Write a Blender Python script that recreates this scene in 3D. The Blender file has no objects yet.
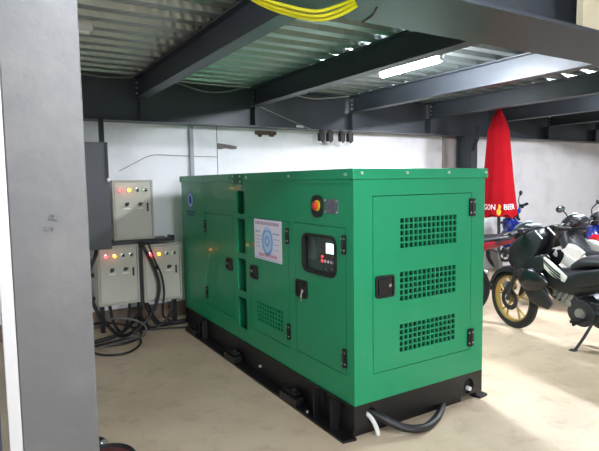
import bpy, bmesh, math, random
from mathutils import Matrix, Vector, Euler
random.seed(7)
scene = bpy.context.scene
COL = scene.collection
R = math.radians

# ------------------------------------------------------------------ materials
def _lin(c):
    return tuple((v / 12.92 if v <= 0.04045 else ((v + 0.055) / 1.055) ** 2.4) for v in (x / 255 for x in c))

def mat(name, rgb, rough=0.5, metal=0.0, var=0.0, vscale=6.0, bump=0.0, bscale=60.0, coat=0.0, coat_rough=0.1,
        emit=None, estr=0.0, spec=0.5, dirt=None, dscale=2.0, damt=0.4):
    m = bpy.data.materials.new(name); m.use_nodes = True
    nt = m.node_tree; b = nt.nodes['Principled BSDF']
    c = _lin(rgb)
    b.inputs['Base Color'].default_value = (*c, 1)
    b.inputs['Roughness'].default_value = rough
    b.inputs['Metallic'].default_value = metal
    b.inputs['Specular IOR Level'].default_value = spec
    b.inputs['Coat Weight'].default_value = coat
    b.inputs['Coat Roughness'].default_value = coat_rough
    if emit:
        b.inputs['Emission Color'].default_value = (*_lin(emit), 1)
        b.inputs['Emission Strength'].default_value = estr
    tc = nt.nodes.new('ShaderNodeTexCoord')
    src = None
    if var > 0:
        n = nt.nodes.new('ShaderNodeTexNoise'); n.inputs['Scale'].default_value = vscale
        n.inputs['Detail'].default_value = 6
        nt.links.new(tc.outputs['Object'], n.inputs['Vector'])
        mr = nt.nodes.new('ShaderNodeMapRange')
        mr.inputs['From Min'].default_value = 0.3; mr.inputs['From Max'].default_value = 0.7
        mr.inputs['To Min'].default_value = 1 - var; mr.inputs['To Max'].default_value = 1 + var
        nt.links.new(n.outputs['Fac'], mr.inputs['Value'])
        mx = nt.nodes.new('ShaderNodeVectorMath'); mx.operation = 'SCALE'
        mx.inputs[0].default_value = c
        nt.links.new(mr.outputs['Result'], mx.inputs['Scale'])
        src = mx.outputs['Vector']
    if dirt:
        n2 = nt.nodes.new('ShaderNodeTexNoise'); n2.inputs['Scale'].default_value = dscale
        n2.inputs['Detail'].default_value = 8; n2.inputs['Roughness'].default_value = 0.65
        nt.links.new(tc.outputs['Object'], n2.inputs['Vector'])
        mr2 = nt.nodes.new('ShaderNodeMapRange')
        mr2.inputs['From Min'].default_value = 0.48; mr2.inputs['From Max'].default_value = 0.72
        mr2.inputs['To Min'].default_value = 0; mr2.inputs['To Max'].default_value = damt
        nt.links.new(n2.outputs['Fac'], mr2.inputs['Value'])
        mm = nt.nodes.new('ShaderNodeMix'); mm.data_type = 'RGBA'
        nt.links.new(mr2.outputs['Result'], mm.inputs['Factor'])
        if src: nt.links.new(src, mm.inputs['A'])
        else: mm.inputs['A'].default_value = (*c, 1)
        mm.inputs['B'].default_value = (*_lin(dirt), 1)
        src = mm.outputs['Result']
    if src: nt.links.new(src, b.inputs['Base Color'])
    if bump > 0:
        nb = nt.nodes.new('ShaderNodeTexNoise'); nb.inputs['Scale'].default_value = bscale
        nb.inputs['Detail'].default_value = 3
        nt.links.new(tc.outputs['Object'], nb.inputs['Vector'])
        bp = nt.nodes.new('ShaderNodeBump'); bp.inputs['Strength'].default_value = bump
        bp.inputs['Distance'].default_value = 0.01
        nt.links.new(nb.outputs['Fac'], bp.inputs['Height'])
        nt.links.new(bp.outputs['Normal'], b.inputs['Normal'])
    return m

GREEN = mat('green_enamel', (4, 140, 92), 0.42, bump=0.012, bscale=40, coat=0.22, coat_rough=0.05, var=0.03)
GREEN_D_SHADE = mat('dark_green_enamel_and_recess_shade', (3, 94, 60), 0.5)  # lid joint's dark green; on the slot recess its darkness is painted shade
BLACK = mat('black_enamel', (15, 15, 16), 0.45, var=0.12, bump=0.05)
BLACKP = mat('black_plastic', (19, 19, 20), 0.38)
RUBBER = mat('black_rubber', (22, 22, 22), 0.7, var=0.15)
HOLE = mat('dark_filter_mesh', (6, 52, 36), 0.9)
CHROME = mat('chrome', (215, 215, 218), 0.18, 1.0)
BOLT = mat('zinc_bolt', (205, 212, 205), 0.3, 0.8)
STEEL = mat('grey_steel_paint', (58, 62, 68), 0.42, var=0.08, vscale=3, bump=0.06, bscale=30, dirt=(74, 74, 74), dscale=3, damt=0.25)
PILLAR = mat('grey_pillar_paint', (93, 92, 91), 0.5, var=0.05, vscale=4, bump=0.10, bscale=25, dirt=(126, 122, 117), dscale=5, damt=0.35)
SLATE = mat('slate_duct_paint', (62, 68, 80), 0.5, var=0.06)
WHITEP = mat('white_plastic', (225, 225, 225), 0.5)
CREAM = mat('cream_board', (196, 186, 158), 0.8, var=0.06)
CAB = mat('cabinet_beige_paint', (176, 174, 160), 0.42, var=0.03, bump=0.03)
CAB2 = mat('cabinet_door_paint', (186, 184, 168), 0.40, var=0.03, bump=0.03)
PANEL = mat('dark_grey_panel_paint', (72, 74, 77), 0.5, var=0.07, bump=0.04)
RED_L = mat('red_pilot_lens', (230, 30, 40), 0.3, emit=(255, 36, 40), estr=5.0)
YEL_L = mat('amber_pilot_lens', (240, 170, 30), 0.3, emit=(255, 150, 22), estr=5.0)
GRN_L = mat('green_pilot_lens', (12, 60, 38), 0.25)
DRK_L = mat('dark_amber_pilot_lens', (92, 76, 40), 0.25)
SCREEN = mat('lit_display', (190, 245, 220), 0.3, emit=(175, 250, 215), estr=1.3)
LCDRED = mat('red_led', (220, 40, 40), 0.3, emit=(255, 40, 40), estr=1.5)
ESTOP = mat('red_mushroom_button', (206, 62, 44), 0.3)
YELLOW = mat('yellow_plastic', (232, 196, 40), 0.4)
YCORD = mat('yellow_cord', (226, 226, 20), 0.45)
PLATE = mat('aluminium_nameplate', (120, 122, 130), 0.4, 0.6, var=0.35, vscale=90)
PAPER = mat('white_sticker', (232, 228, 238), 0.5)
INK = mat('purple_ink', (172, 142, 168), 0.6)
INKR = mat('red_ink', (206, 140, 168), 0.6)
INKD = mat('dark_ink', (138, 146, 186), 0.6)
BLUE1 = mat('light_blue_print', (188, 212, 238), 0.6)
BLUE2 = mat('blue_print', (132, 174, 220), 0.6)
BLUE3 = mat('deep_blue_print', (24, 64, 150), 0.5)
RINGW = mat('pale_blue_print', (170, 196, 245), 0.5)
CABLE = mat('black_cable', (20, 20, 21), 0.5)
CABLEG = mat('grey_cable', (96, 94, 90), 0.5)
CONDUIT = mat('white_flexible_conduit', (220, 220, 214), 0.5)
WIRE = mat('pale_wire', (150, 146, 138), 0.6)
RUST = mat('rusty_iron', (92, 72, 60), 0.9, var=0.3, vscale=40)
MAROON = mat('maroon_hose', (104, 52, 54), 0.7, var=0.15)
REDC = mat('red_canvas', (158, 8, 22), 0.85, var=0.05, bump=0.05, spec=0.15)
LETTER = mat('white_lettering', (238, 232, 232), 0.6)
LOGOY = mat('yellow_emblem', (240, 170, 30), 0.6)
GOLD = mat('gold_wheel_paint', (178, 150, 84), 0.35, 0.55)
ALU = mat('cast_aluminium', (150, 150, 148), 0.42, 0.7, var=0.1)
DKALU = mat('dark_engine_metal', (62, 63, 66), 0.45, 0.6)
MATTE = mat('satin_black_bodywork', (25, 27, 31), 0.45)
GLOSSB = mat('gloss_black_bodywork', (16, 17, 22), 0.3, coat=0.3)
SEAT = mat('black_vinyl', (34, 34, 38), 0.5, bump=0.08)
BRED = mat('dark_red_bodywork', (150, 22, 40), 0.25, coat=0.5)
BBLUE = mat('blue_bodywork', (30, 50, 150), 0.25, coat=0.5)
BWHITE = mat('white_bodywork', (225, 222, 212), 0.35, coat=0.3)
REDV = mat('bright_red_bodywork', (206, 30, 44), 0.25, coat=0.5)
REFL = mat('red_reflector', (226, 70, 84), 0.3)
GREYM = mat('grey_mudguard', (120, 118, 116), 0.5)
MIRROR = mat('mirror_glass', (150, 156, 158), 0.12, 1.0)
LENS = mat('headlight_lens', (205, 212, 216), 0.1, coat=0.8)
def TUBE(strength): return mat('lit_tube', (255, 255, 255), 0.3, emit=(238, 244, 255), estr=strength)
TUBE_OFF = mat('unlit_tube', (235, 235, 232), 0.3)

def floor_material():
    m = bpy.data.materials.new('worn_concrete'); m.use_nodes = True
    nt = m.node_tree; b = nt.nodes['Principled BSDF']; b.inputs['Roughness'].default_value = 0.55
    tc = nt.nodes.new('ShaderNodeTexCoord')
    def noise(sc, det=8, rough=0.6):
        n = nt.nodes.new('ShaderNodeTexNoise'); n.inputs['Scale'].default_value = sc
        n.inputs['Detail'].default_value = det; n.inputs['Roughness'].default_value = rough
        nt.links.new(tc.outputs['Object'], n.inputs['Vector']); return n
    def ramp(n, stops):
        r = nt.nodes.new('ShaderNodeValToRGB'); e = r.color_ramp.elements
        e[0].position, e[0].color = stops[0][0], (*_lin(stops[0][1]), 1)
        e[1].position, e[1].color = stops[1][0], (*_lin(stops[1][1]), 1)
        for p, c in stops[2:]:
            k = e.new(p); k.color = (*_lin(c), 1)
        nt.links.new(n.outputs['Fac'], r.inputs['Fac']); return r
    r1 = ramp(noise(1.3), [(0.32, (196, 173, 144)), (0.68, (222, 202, 174))])
    r2 = ramp(noise(5.5, 10, 0.7), [(0.30, (150, 136, 118)), (0.48, (255, 255, 255))])
    mul = nt.nodes.new('ShaderNodeMix'); mul.data_type = 'RGBA'; mul.blend_type = 'MULTIPLY'
    mul.inputs['Factor'].default_value = 0.35
    nt.links.new(r1.outputs['Color'], mul.inputs['A']); nt.links.new(r2.outputs['Color'], mul.inputs['B'])
    nt.links.new(mul.outputs['Result'], b.inputs['Base Color'])
    bp = nt.nodes.new('ShaderNodeBump'); bp.inputs['Strength'].default_value = 0.12; bp.inputs['Distance'].default_value = 0.02
    nt.links.new(noise(30).outputs['Fac'], bp.inputs['Height']); nt.links.new(bp.outputs['Normal'], b.inputs['Normal'])
    return m
FLOOR = floor_material()
WALL = mat('white_plaster', (240, 238, 239), 0.85, var=0.025, vscale=2.5, bump=0.12, bscale=14, dirt=(186, 184, 186), dscale=1.7, damt=0.4)
GREYBROWNW = mat('grey_brown_plaster', (150, 142, 138), 0.85, var=0.12, vscale=5)  # darker grey-brown plaster tone for a wall strip, varied at random
BASEW = mat('bare_block_base', (128, 108, 94), 0.9, var=0.12)
RUSTST = mat('dark_wall_stain', (120, 112, 108), 0.9, var=0.25, vscale=30)

def deck_material():
    m = bpy.data.materials.new('galvanised_deck'); m.use_nodes = True
    nt = m.node_tree; b = nt.nodes['Principled BSDF']
    b.inputs['Metallic'].default_value = 0.75; b.inputs['Roughness'].default_value = 0.40
    b.inputs['Base Color'].default_value = (*_lin((152, 160, 157)), 1)
    tc = nt.nodes.new('ShaderNodeTexCoord')
    w = nt.nodes.new('ShaderNodeTexWave'); w.wave_type = 'BANDS'; w.bands_direction = 'DIAGONAL'
    w.inputs['Scale'].default_value = 9.0; w.inputs['Distortion'].default_value = 0
    nt.links.new(tc.outputs['Object'], w.inputs['Vector'])
    n = nt.nodes.new('ShaderNodeTexNoise'); n.inputs['Scale'].default_value = 12
    nt.links.new(tc.outputs['Object'], n.inputs['Vector'])
    mr = nt.nodes.new('ShaderNodeMapRange'); mr.inputs['To Min'].default_value = 0.32; mr.inputs['To Max'].default_value = 0.5
    nt.links.new(n.outputs['Fac'], mr.inputs['Value']); nt.links.new(mr.outputs['Result'], b.inputs['Roughness'])
    bp = nt.nodes.new('ShaderNodeBump'); bp.inputs['Strength'].default_value = 0.28; bp.inputs['Distance'].default_value = 0.006
    nt.links.new(w.outputs['Fac'], bp.inputs['Height']); nt.links.new(bp.outputs['Normal'], b.inputs['Normal'])
    return m
DECK = deck_material()
PANE = bpy.data.materials.new('clear_acrylic'); PANE.use_nodes = True
_nt = PANE.node_tree; _nt.nodes.clear()
_o = _nt.nodes.new('ShaderNodeOutputMaterial'); _t = _nt.nodes.new('ShaderNodeBsdfTransparent'); _g = _nt.nodes.new('ShaderNodeBsdfGlossy')
_g.inputs['Roughness'].default_value = 0.05; _x = _nt.nodes.new('ShaderNodeMixShader'); _x.inputs[0].default_value = 0.05
_nt.links.new(_t.outputs[0], _x.inputs[1]); _nt.links.new(_g.outputs[0], _x.inputs[2]); _nt.links.new(_x.outputs[0], _o.inputs[0])

# ------------------------------------------------------------------ mesh builder
def spline(pts, n=8, closed=False):
    P = [Vector(p) for p in pts]
    if len(P) < 3: return P
    out = []
    m = len(P)
    rng = m if closed else m - 1
    for i in range(rng):
        g = (lambda k: P[k % m]) if closed else (lambda k: P[min(max(k, 0), m - 1)])
        a, b, c, d = g(i - 1), g(i), g(i + 1), g(i + 2)
        for j in range(n):
            t = j / n
            out.append(0.5 * ((2 * b) + (c - a) * t + (2 * a - 5 * b + 4 * c - d) * t * t + (3 * b - a - 3 * c + d) * t ** 3))
    if not closed: out.append(P[-1].copy())
    return out

class MB:
    def __init__(self): self.bm = bmesh.new()
    def _add(self, verts, faces, M=None):
        vs = [self.bm.verts.new((M @ Vector(v)) if M else v) for v in verts]
        for f in faces:
            try: self.bm.faces.new([vs[i] for i in f])
            except ValueError: pass
        return vs
    def box(self, x0, x1, y0, y1, z0, z1, M=None):
        v = [(x, y, z) for x in (x0, x1) for y in (y0, y1) for z in (z0, z1)]
        self._add(v, [(0, 1, 3, 2), (4, 6, 7, 5), (0, 4, 5, 1), (2, 3, 7, 6), (0, 2, 6, 4), (1, 5, 7, 3)], M); return self
    def rings(self, rings, closed_u=True, cap=True, loop=False):
        n = len(rings[0]); V = [self.bm.verts.new(p) for r in rings for p in r]
        m = len(rings)
        for i in range(m if loop else m - 1):
            for j in range(n if closed_u else n - 1):
                a, b = i * n + j, i * n + (j + 1) % n
                c, d = ((i + 1) % m) * n + (j + 1) % n, ((i + 1) % m) * n + j
                try: self.bm.faces.new((V[a], V[b], V[c], V[d]))
                except ValueError: pass
        if cap and not loop and closed_u:
            for k in (0, m - 1):
                f = [V[k * n + j] for j in range(n)]
                try: self.bm.faces.new(f[::-1] if k == 0 else f)
                except ValueError: pass
        return self
    def tube(self, pts, r, seg=8, n=8, closed=False, smooth=True):
        P = spline(pts, n, closed) if smooth else [Vector(p) for p in pts]
        R_ = []
        m = len(P); up = None
        for i, p in enumerate(P):
            a = P[(i - 1) % m] if closed else P[max(i - 1, 0)]
            b = P[(i + 1) % m] if closed else P[min(i + 1, m - 1)]
            t = (b - a).normalized() if (b - a).length > 1e-9 else Vector((0, 0, 1))
            if up is None:
                up = Vector((0, 0, 1)) if abs(t.z) < 0.9 else Vector((1, 0, 0))
            u = (up - t * up.dot(t)).normalized(); w = t.cross(u); up = u
            rr = r[min(int(i / max(m - 1, 1) * (len(r) - 1)), len(r) - 1)] if isinstance(r, (list, tuple)) else r
            R_.append([p + u * rr * math.cos(2 * math.pi * k / seg) + w * rr * math.sin(2 * math.pi * k / seg) for k in range(seg)])
        return self.rings(R_, loop=closed)
    def cyl(self, p0, p1, r0, r1=None, seg=20):
        r1 = r0 if r1 is None else r1
        a, b = Vector(p0), Vector(p1); t = (b - a).normalized()
        up = Vector((0, 0, 1)) if abs(t.z) < 0.9 else Vector((1, 0, 0))
        u = (up - t * up.dot(t)).normalized(); w = t.cross(u)
        return self.rings([[p + (u * math.cos(2 * math.pi * k / seg) + w * math.sin(2 * math.pi * k / seg)) * r for k in range(seg)] for p, r in ((a, r0), (b, r1))])
    def lathe(self, prof, axis='z', seg=32, c=(0, 0, 0), closed=False):
        c = Vector(c); rings = []
        for r, h in prof:
            ring = []
            for k in range(seg):
                a = 2 * math.pi * k / seg; x, y = r * math.cos(a), r * math.sin(a)
                v = {'z': (x, y, h), 'y': (x, h, y), 'x': (h, x, y)}[axis]
                ring.append(c + Vector(v))
            rings.append(ring)
        return self.rings(rings, loop=closed, cap=not closed)
    def ball(self, c, r, sx=1, sy=1, sz=1, seg=16, M=None):
        prof = [(max(r * math.sin(math.pi * i / 10), 1e-4), -r * math.cos(math.pi * i / 10)) for i in range(11)]
        c = Vector(c); rings = []
        for rr, h in prof:
            ring = []
            for k in range(seg):
                a = 2 * math.pi * k / seg
                v = Vector((rr * math.cos(a) * sx, rr * math.sin(a) * sy, h * sz))
                if M: v = M @ v
                ring.append(c + v)
            rings.append(ring)
        return self.rings(rings)
    def loft(self, secs, seg=16, p=2.6, n=5):
        """secs: (x, z, half_w, half_h[, y]) along a spine in the xz plane, superelliptic sections."""
        S = [Vector((s[0], s[4] if len(s) > 4 else 0, s[1])) for s in secs]
        W = [Vector((s[2], s[3], 0)) for s in secs]
        S, W = spline(S, n), spline(W, n)
        rings = []; m = len(S)
        for i in range(m):
            t = (S[min(i + 1, m - 1)] - S[max(i - 1, 0)]); t.y = 0; t.normalize()
            up = Vector((-t.z, 0, t.x))
            if up.z < 0: up = -up
            if abs(up.z) < 1e-3 and up.x < 0: up = -up
            hw, hh = max(W[i].x, .002), max(W[i].y, .002); ring = []
            for k in range(seg):
                a = 2 * math.pi * k / seg; ca, sa = math.cos(a), math.sin(a)
                x = math.copysign(abs(ca) ** (2 / p), ca) * hw; y = math.copysign(abs(sa) ** (2 / p), sa) * hh
                ring.append(S[i] + Vector((0, 1, 0)) * x + up * y)
            rings.append(ring)
        return self.rings(rings)
    def plate(self, outlines, depth, M):
        """flat plate: first outline outer, others holes; local xy plane, thickness depth along z."""
        cu = bpy.data.curves.new('plate_curve', 'CURVE'); cu.dimensions = '2D'; cu.fill_mode = 'BOTH'; cu.extrude = depth / 2
        for ol in outlines:
            s = cu.splines.new('POLY'); s.points.add(len(ol) - 1); s.use_cyclic_u = True
            for i, (x, y) in enumerate(ol): s.points[i].co = (x, y, 0, 1)
        self._from_curve(cu, M); return self
    def _from_curve(self, cu, M):
        ob = bpy.data.objects.new('plate_tmp', cu); COL.objects.link(ob)
        bpy.context.view_layer.update()
        me = bpy.data.meshes.new_from_object(ob.evaluated_get(bpy.context.evaluated_depsgraph_get()))
        me.transform(M)
        self.bm.from_mesh(me)
        bpy.data.objects.remove(ob); bpy.data.curves.remove(cu); bpy.data.meshes.remove(me)
    def text(self, s, size, M, depth=0.001, align='CENTER'):
        cu = bpy.data.curves.new('txt', 'FONT'); cu.body = s; cu.size = size; cu.extrude = depth
        cu.align_x = align; cu.align_y = 'CENTER'; cu.resolution_u = 4
        self._from_curve(cu, M); return self
    def move(self, f):
        for v in self.bm.verts: v.co = f(v.co)
        return self
    def build(self, name, m, parent=None, bevel=0.0, angle=35, sub=0, seg=2):
        bmesh.ops.remove_doubles(self.bm, verts=self.bm.verts, dist=1e-6)
        bmesh.ops.recalc_face_normals(self.bm, faces=self.bm.faces)
        me = bpy.data.meshes.new(name); self.bm.to_mesh(me); self.bm.free()
        me.materials.append(m)
        for p in me.polygons: p.use_smooth = True
        me.set_sharp_from_angle(angle=R(angle))
        o = bpy.data.objects.new(name, me); COL.objects.link(o)
        if parent: o.parent = parent
        if bevel:
            b = o.modifiers.new('bevel', 'BEVEL'); b.width = bevel; b.segments = seg; b.limit_method = 'ANGLE'; b.angle_limit = R(40)
            b.harden_normals = True
        if sub:
            s = o.modifiers.new('sub', 'SUBSURF'); s.levels = sub; s.render_levels = sub
        return o

def rect(x0, x1, y0, y1): return [(x0, y0), (x1, y0), (x1, y1), (x0, y1)]
def rrect(x0, x1, y0, y1, r, n=5):
    out = []
    for cx, cy, a0 in ((x1 - r, y1 - r, 0), (x0 + r, y1 - r, 90), (x0 + r, y0 + r, 180), (x1 - r, y0 + r, 270)):
        for i in range(n + 1):
            a = R(a0 + 90 * i / n); out.append((cx + r * math.cos(a), cy + r * math.sin(a)))
    return out
def circ(cx, cy, r, n=20, sx=1, sy=1): return [(cx + r * sx * math.cos(2 * math.pi * i / n), cy + r * sy * math.sin(2 * math.pi * i / n)) for i in range(n)]
# local (u,v,w): front face -> (X, Z), w outwards = -Y ; left face -> (Y, Z), w outwards = -X
def front(y=0.0): return Matrix(((1, 0, 0, 0), (0, 0, -1, y), (0, 1, 0, 0), (0, 0, 0, 1)))
def left(x=0.0): return Matrix(((0, 0, -1, x), (1, 0, 0, 0), (0, 1, 0, 0), (0, 0, 0, 1)))
# for text on the left face (reads from the far end to the near end): u = -Y
def lefttext(y, z, x): return Matrix(((0, 0, -1, x), (-1, 0, 0, y), (0, 1, 0, z), (0, 0, 0, 1)))
def fronttext(x, z, y): return Matrix(((1, 0, 0, x), (0, 0, -1, y), (0, 1, 0, z), (0, 0, 0, 1)))

def tag(o, label, cat, group=None):
    o['label'] = label; o['category'] = cat
    if group: o['group'] = group
    return o
def thing(name, label, cat, loc=(0, 0, 0), rot=(0, 0, 0), group=None):
    o = bpy.data.objects.new(name, None); COL.objects.link(o)
    o.empty_display_size = 0.1
    o.location = loc; o.rotation_euler = rot
    return tag(o, label, cat, group)
def struct(o, label=None):
    o['kind'] = 'structure'
    if label: o['label'] = label
    return o
def copy_tree(o, parent=None):
    c = o.copy(); COL.objects.link(c)
    if parent: c.parent = parent
    for ch in list(o.children): copy_tree(ch, c)
    return c

# ------------------------------------------------------------------ setting
struct(MB().box(-7, 13, -9.5, 3.45, -0.2, 0).build('floor', FLOOR))
struct(MB().box(-7, 13, 3.2, 3.45, 0, 3.0).build('wall_back', WALL))
struct(MB().box(-7, 0.9, 3.18, 3.2, 0, 0.16).build('baseboard_back', BASEW))
struct(MB().box(4.02, 4.36, 3.16, 3.2, 0.16, 2.4).build('trim_1', GREYBROWNW))
struct(MB().box(0.235, 0.275, 3.165, 3.2, 0.16, 2.1).build('trim_2', mat('grey_wall_strip', (168, 166, 168), 0.8)))
struct(MB().box(0.552, 0.558, 3.196, 3.2, 0.16, 2.1).build('trim_3', RUSTST))
def deck():
    mb = MB(); y0, pitch, n = -9.4, 0.205, 62
    prof = []
    for i in range(n):
        y = y0 + i * pitch
        prof += [(y, 2.452), (y + 0.085, 2.452), (y + 0.11, 2.512), (y + 0.18, 2.512)]
    prof.append((y0 + n * pitch, 2.452))
    rings = [[(x, y, z) for y, z in prof] + [(x, prof[-1][0], 2.6), (x, prof[0][0], 2.6)] for x in (-7, 13)]
    return mb.rings([[Vector(p) for p in r] for r in rings]).build('ceiling', DECK, angle=20)
struct(deck())

def ibeam(mb, axis, c, w, z0, z1, a, b, tf=0.012, tw=0.009):
    def bx(p0, p1, zz0, zz1):
        if axis == 'y': mb.box(p0, p1, a, b, zz0, zz1)
        else: mb.box(a, b, p0, p1, zz0, zz1)
    bx(c - w / 2, c + w / 2, z0, z0 + tf); bx(c - w / 2, c + w / 2, z1 - tf, z1); bx(c - tw / 2, c + tw / 2, z0 + tf, z1 - tf)

# main roof girders (along the generator's short side)
BYC = 3.08
mb = MB(); ibeam(mb, 'x', BYC, 0.2, 2.03, 2.45, -7, 13)
girder = mb.build('roof_girder', STEEL)
struct(girder, 'dark grey steel roof girder running along the top of the back wall')
mb = MB(); ibeam(mb, 'x', -0.755, 0.35, 2.03, 2.45, -7, 13, tf=0.014)
girder2 = mb.build('roof_girder', STEEL)
struct(girder2, 'broad grey steel roof girder crossing the top right corner of the photo')
MB().tube([(-0.395, -0.58, 2.028), (-0.41, -0.66, 2.028), (-0.455, -0.74, 2.028)], 0.003, 6).build('scratch_line', RUST, girder2)
# secondary beams and their bolted ends
BX = [(-0.31, 'first from the left'), (0.93, 'second from the left, left of the lit lamp'), (2.26, 'third from the left, lit bright by the lamp'),
      (3.59, 'fourth from the left, right of the lit one'), (4.92, 'fifth from the left'), (6.23, 'sixth from the left'), (7.6, 'seventh from the left'), (8.9, 'farthest right')]
for x, d in BX:
    mb = MB(); ibeam(mb, 'y', x, 0.11, 2.25, 2.45, -0.58, 2.99)
    o = mb.build('roof_beam', STEEL)
    struct(o, 'steel roof beam running back to the wall, ' + d)
    s = MB().box(x - 0.006, x + 0.006, 2.985, 3.07, 2.045, 2.25).build('web_stiffener', STEEL, o)
    MB().box(x - 0.075, x - 0.006, 2.955, 2.965, 2.27, 2.43).build('end_plate', STEEL, o)
    for zz in (2.29, 2.34, 2.39):
        MB().cyl((x - 0.045, 2.955, zz), (x - 0.045, 2.943, zz), 0.010, seg=6).build('bolt', BOLT, o)
for x in (-2.9, -1.6):
    mb = MB(); ibeam(mb, 'y', x, 0.11, 2.25, 2.45, -0.58, 2.99)
    struct(mb.build('roof_beam', STEEL))

# columns
pil = MB().box(-1.614, -1.432, -0.74, -0.70, 0, 2.03).box(-1.614, -1.432, -0.46, -0.42, 0, 2.03).box(-1.532, -1.514, -0.70, -0.46, 0, 2.03).box(-1.442, -1.432, -0.70, -0.46, 0, 2.03).build('steel_column', PILLAR, bevel=0.004)
tag(pil, 'large light grey painted steel column in the left foreground', 'column')
tr = MB().box(-1.644, -1.6145, -0.742, -0.70, 0, 2.03).build('edge_strip', mat('off_white_strip', (196, 194, 192), 0.6), pil, bevel=0.003)
tr['label'] = 'white strip down the column edge'
MB().box(-2.05, -1.66, -0.70, -0.44, 0, 2.03).build('side_panel', SLATE, pil)
mk = MB()
for s, dx, dz in (('S', -1.525, 1.318), ('P', -1.513, 1.347)):
    mk.text(s, 0.032, Matrix.Translation((dx, -0.7405, dz)) @ Matrix.Rotation(R(90), 4, 'X') @ Matrix.Rotation(R(78), 4, 'Z'), 0.004)
mk.build('raised_mark', PILLAR, pil)
mb = MB()
mb.box(4.24, 4.37, 2.86, 2.872, 0, 2.03); mb.box(4.24, 4.37, 3.115, 3.127, 0, 2.03); mb.box(4.30, 4.31, 2.872, 3.115, 0, 2.03)
col = mb.build('steel_column', STEEL)
tag(col, 'dark steel column against the back wall beside the red parasol', 'column')

tag(MB().box(0.52, 0.95, -0.90, -0.872, 2.044, 2.42).build('board', CREAM), 'cream board standing on the broad girder at the top right corner', 'board')
t = tag(MB().cyl((0.50, -0.914, 2.19), (0.64, -0.914, 2.20), 0.013).build('pipe', mat('red_brown_pipe', (120, 66, 50), .6)), 'short red-brown pipe end beside the cream board up on the girder', 'pipe')

# ------------------------------------------------------------------ generator
gen = thing('diesel_generator', 'large green enclosed diesel generator on a black steel skid', 'generator', (0, 0, 0))
GW, GL, GB, GT = 1.03, 2.79, 0.196, 1.432
# skid
def rail(sx):
    x = 0.012 if sx < 0 else GW - 0.012
    mb = MB()
    mb.box(min(x, x - sx * 0.012), max(x, x - sx * 0.012), 0.03, GL - 0.03, 0.0, GB)
    xo = x + sx * 0.084
    pts = [(x, 0.0), (xo, 0.012), (xo, 2.60), (x, 2.74)]
    if sx > 0: pts = pts[::-1]
    mb.plate([pts], 0.014, Matrix.Translation((0, 0, 0.007)))
    xo2 = x + sx * 0.02
    mb.box(min(x, xo2), max(x, xo2), 0.03, GL - 0.03, GB - 0.012, GB)
    return mb
rl = rail(-1).build('side_rail', BLACK, gen)
for y in (0.16, 0.34, 2.20, 2.30):
    MB().box(-0.05, 0.0, y - 0.006, y + 0.006, 0.014, GB - 0.012).build('stiffener', BLACK, rl)
rr_ = rail(1).build('side_rail', BLACK, gen)
for y in (0.62, 1.55, 2.45):
    mb = MB().box(-0.075, 0.0, y - 0.10, y + 0.10, 0.014, 0.062).box(-0.055, 0.0, y - 0.06, y + 0.07, 0.062, 0.085)
    lg = mb.build('mounting_lug', BLACK, gen, bevel=0.006)
    MB().cyl((-0.03, y - 0.02, 0.085), (-0.03, y - 0.02, 0.1), 0.014, seg=6).build('bolt', DKALU, lg)
MB().cyl((-0.004, 1.12, 0.085), (-0.02, 1.12, 0.085), 0.011, seg=8).build('bolt', BOLT, rl)
MB().cyl((-0.045, 0.42, 0.014), (-0.045, 0.42, 0.026), 0.008, seg=8).build('bolt', BOLT, rl)
ep = MB().plate([rect(0.0, GW, 0.055, GB), circ(0.113, 0.132, 0.034), circ(0.905, 0.112, 0.046, sx=1.0, sy=1.1)], 0.012, front(0.006)).build('end_plate', BLACK, gen)
MB().cyl((0.915, 0.02, 0.092), (0.915, -0.006, 0.092), 0.015, seg=6).build('bolt', WHITEP, ep)
MB().box(0.84, 0.97, 0.03, 0.05, 0.06, GB).build('hole_backing', RUBBER, ep)
MB().box(0.0, GW, GL - 0.012, GL, 0.055, GB).build('end_plate', BLACK, gen)
MB().box(0.03, GW - 0.03, 0.10, GL - 0.1, 0.12, 0.19).build('skid_pan', BLACK, gen)
for y in (0.04, 1.4, 2.70):
    MB().box(0.02, GW - 0.15, y, y + 0.05, 0.0, 0.05).build('skid_foot', BLACK, gen)

TH = 0.012
# left panel with door openings, trough slots
doors = [('A', 1.575, 2.185, 0.335, 1.163), ('B', 0.695, 1.285, 0.335, 1.170), ('C', 0.070, 0.612, 0.345, 1.172)]
slots = [rrect(1.345, 1.495, 1.185, 1.36, 0.035), rect(1.345, 1.495, 0.885, 1.148), rect(1.345, 1.495, 0.590, 0.84), rect(1.345, 1.495, 0.295, 0.535)]
holes = [rect(a, b_, c, d) for _, a, b_, c, d in doors] + slots
MB().plate([rect(0.012, GL - 0.0, GB, GT)] + holes, TH, left(TH / 2)).build('side_panel', GREEN, gen)
MB().box(0.06, 0.066, 1.30, 1.54, GB, GT).box(0.012, 0.06, 1.335, 1.345, 0.28, 1.37).box(0.012, 0.06, 1.495, 1.505, 0.28, 1.37).build('recess_channel', GREEN_D_SHADE, gen)  # shade inside the slots is put into this darker green
MB().box(GW - TH, GW, 0.012, GL - 0.012, GB, GT).build('side_panel', GREEN, gen)
MB().box(0.0, GW, GL - TH, GL, GB, GT).build('rear_panel', GREEN, gen)

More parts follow.
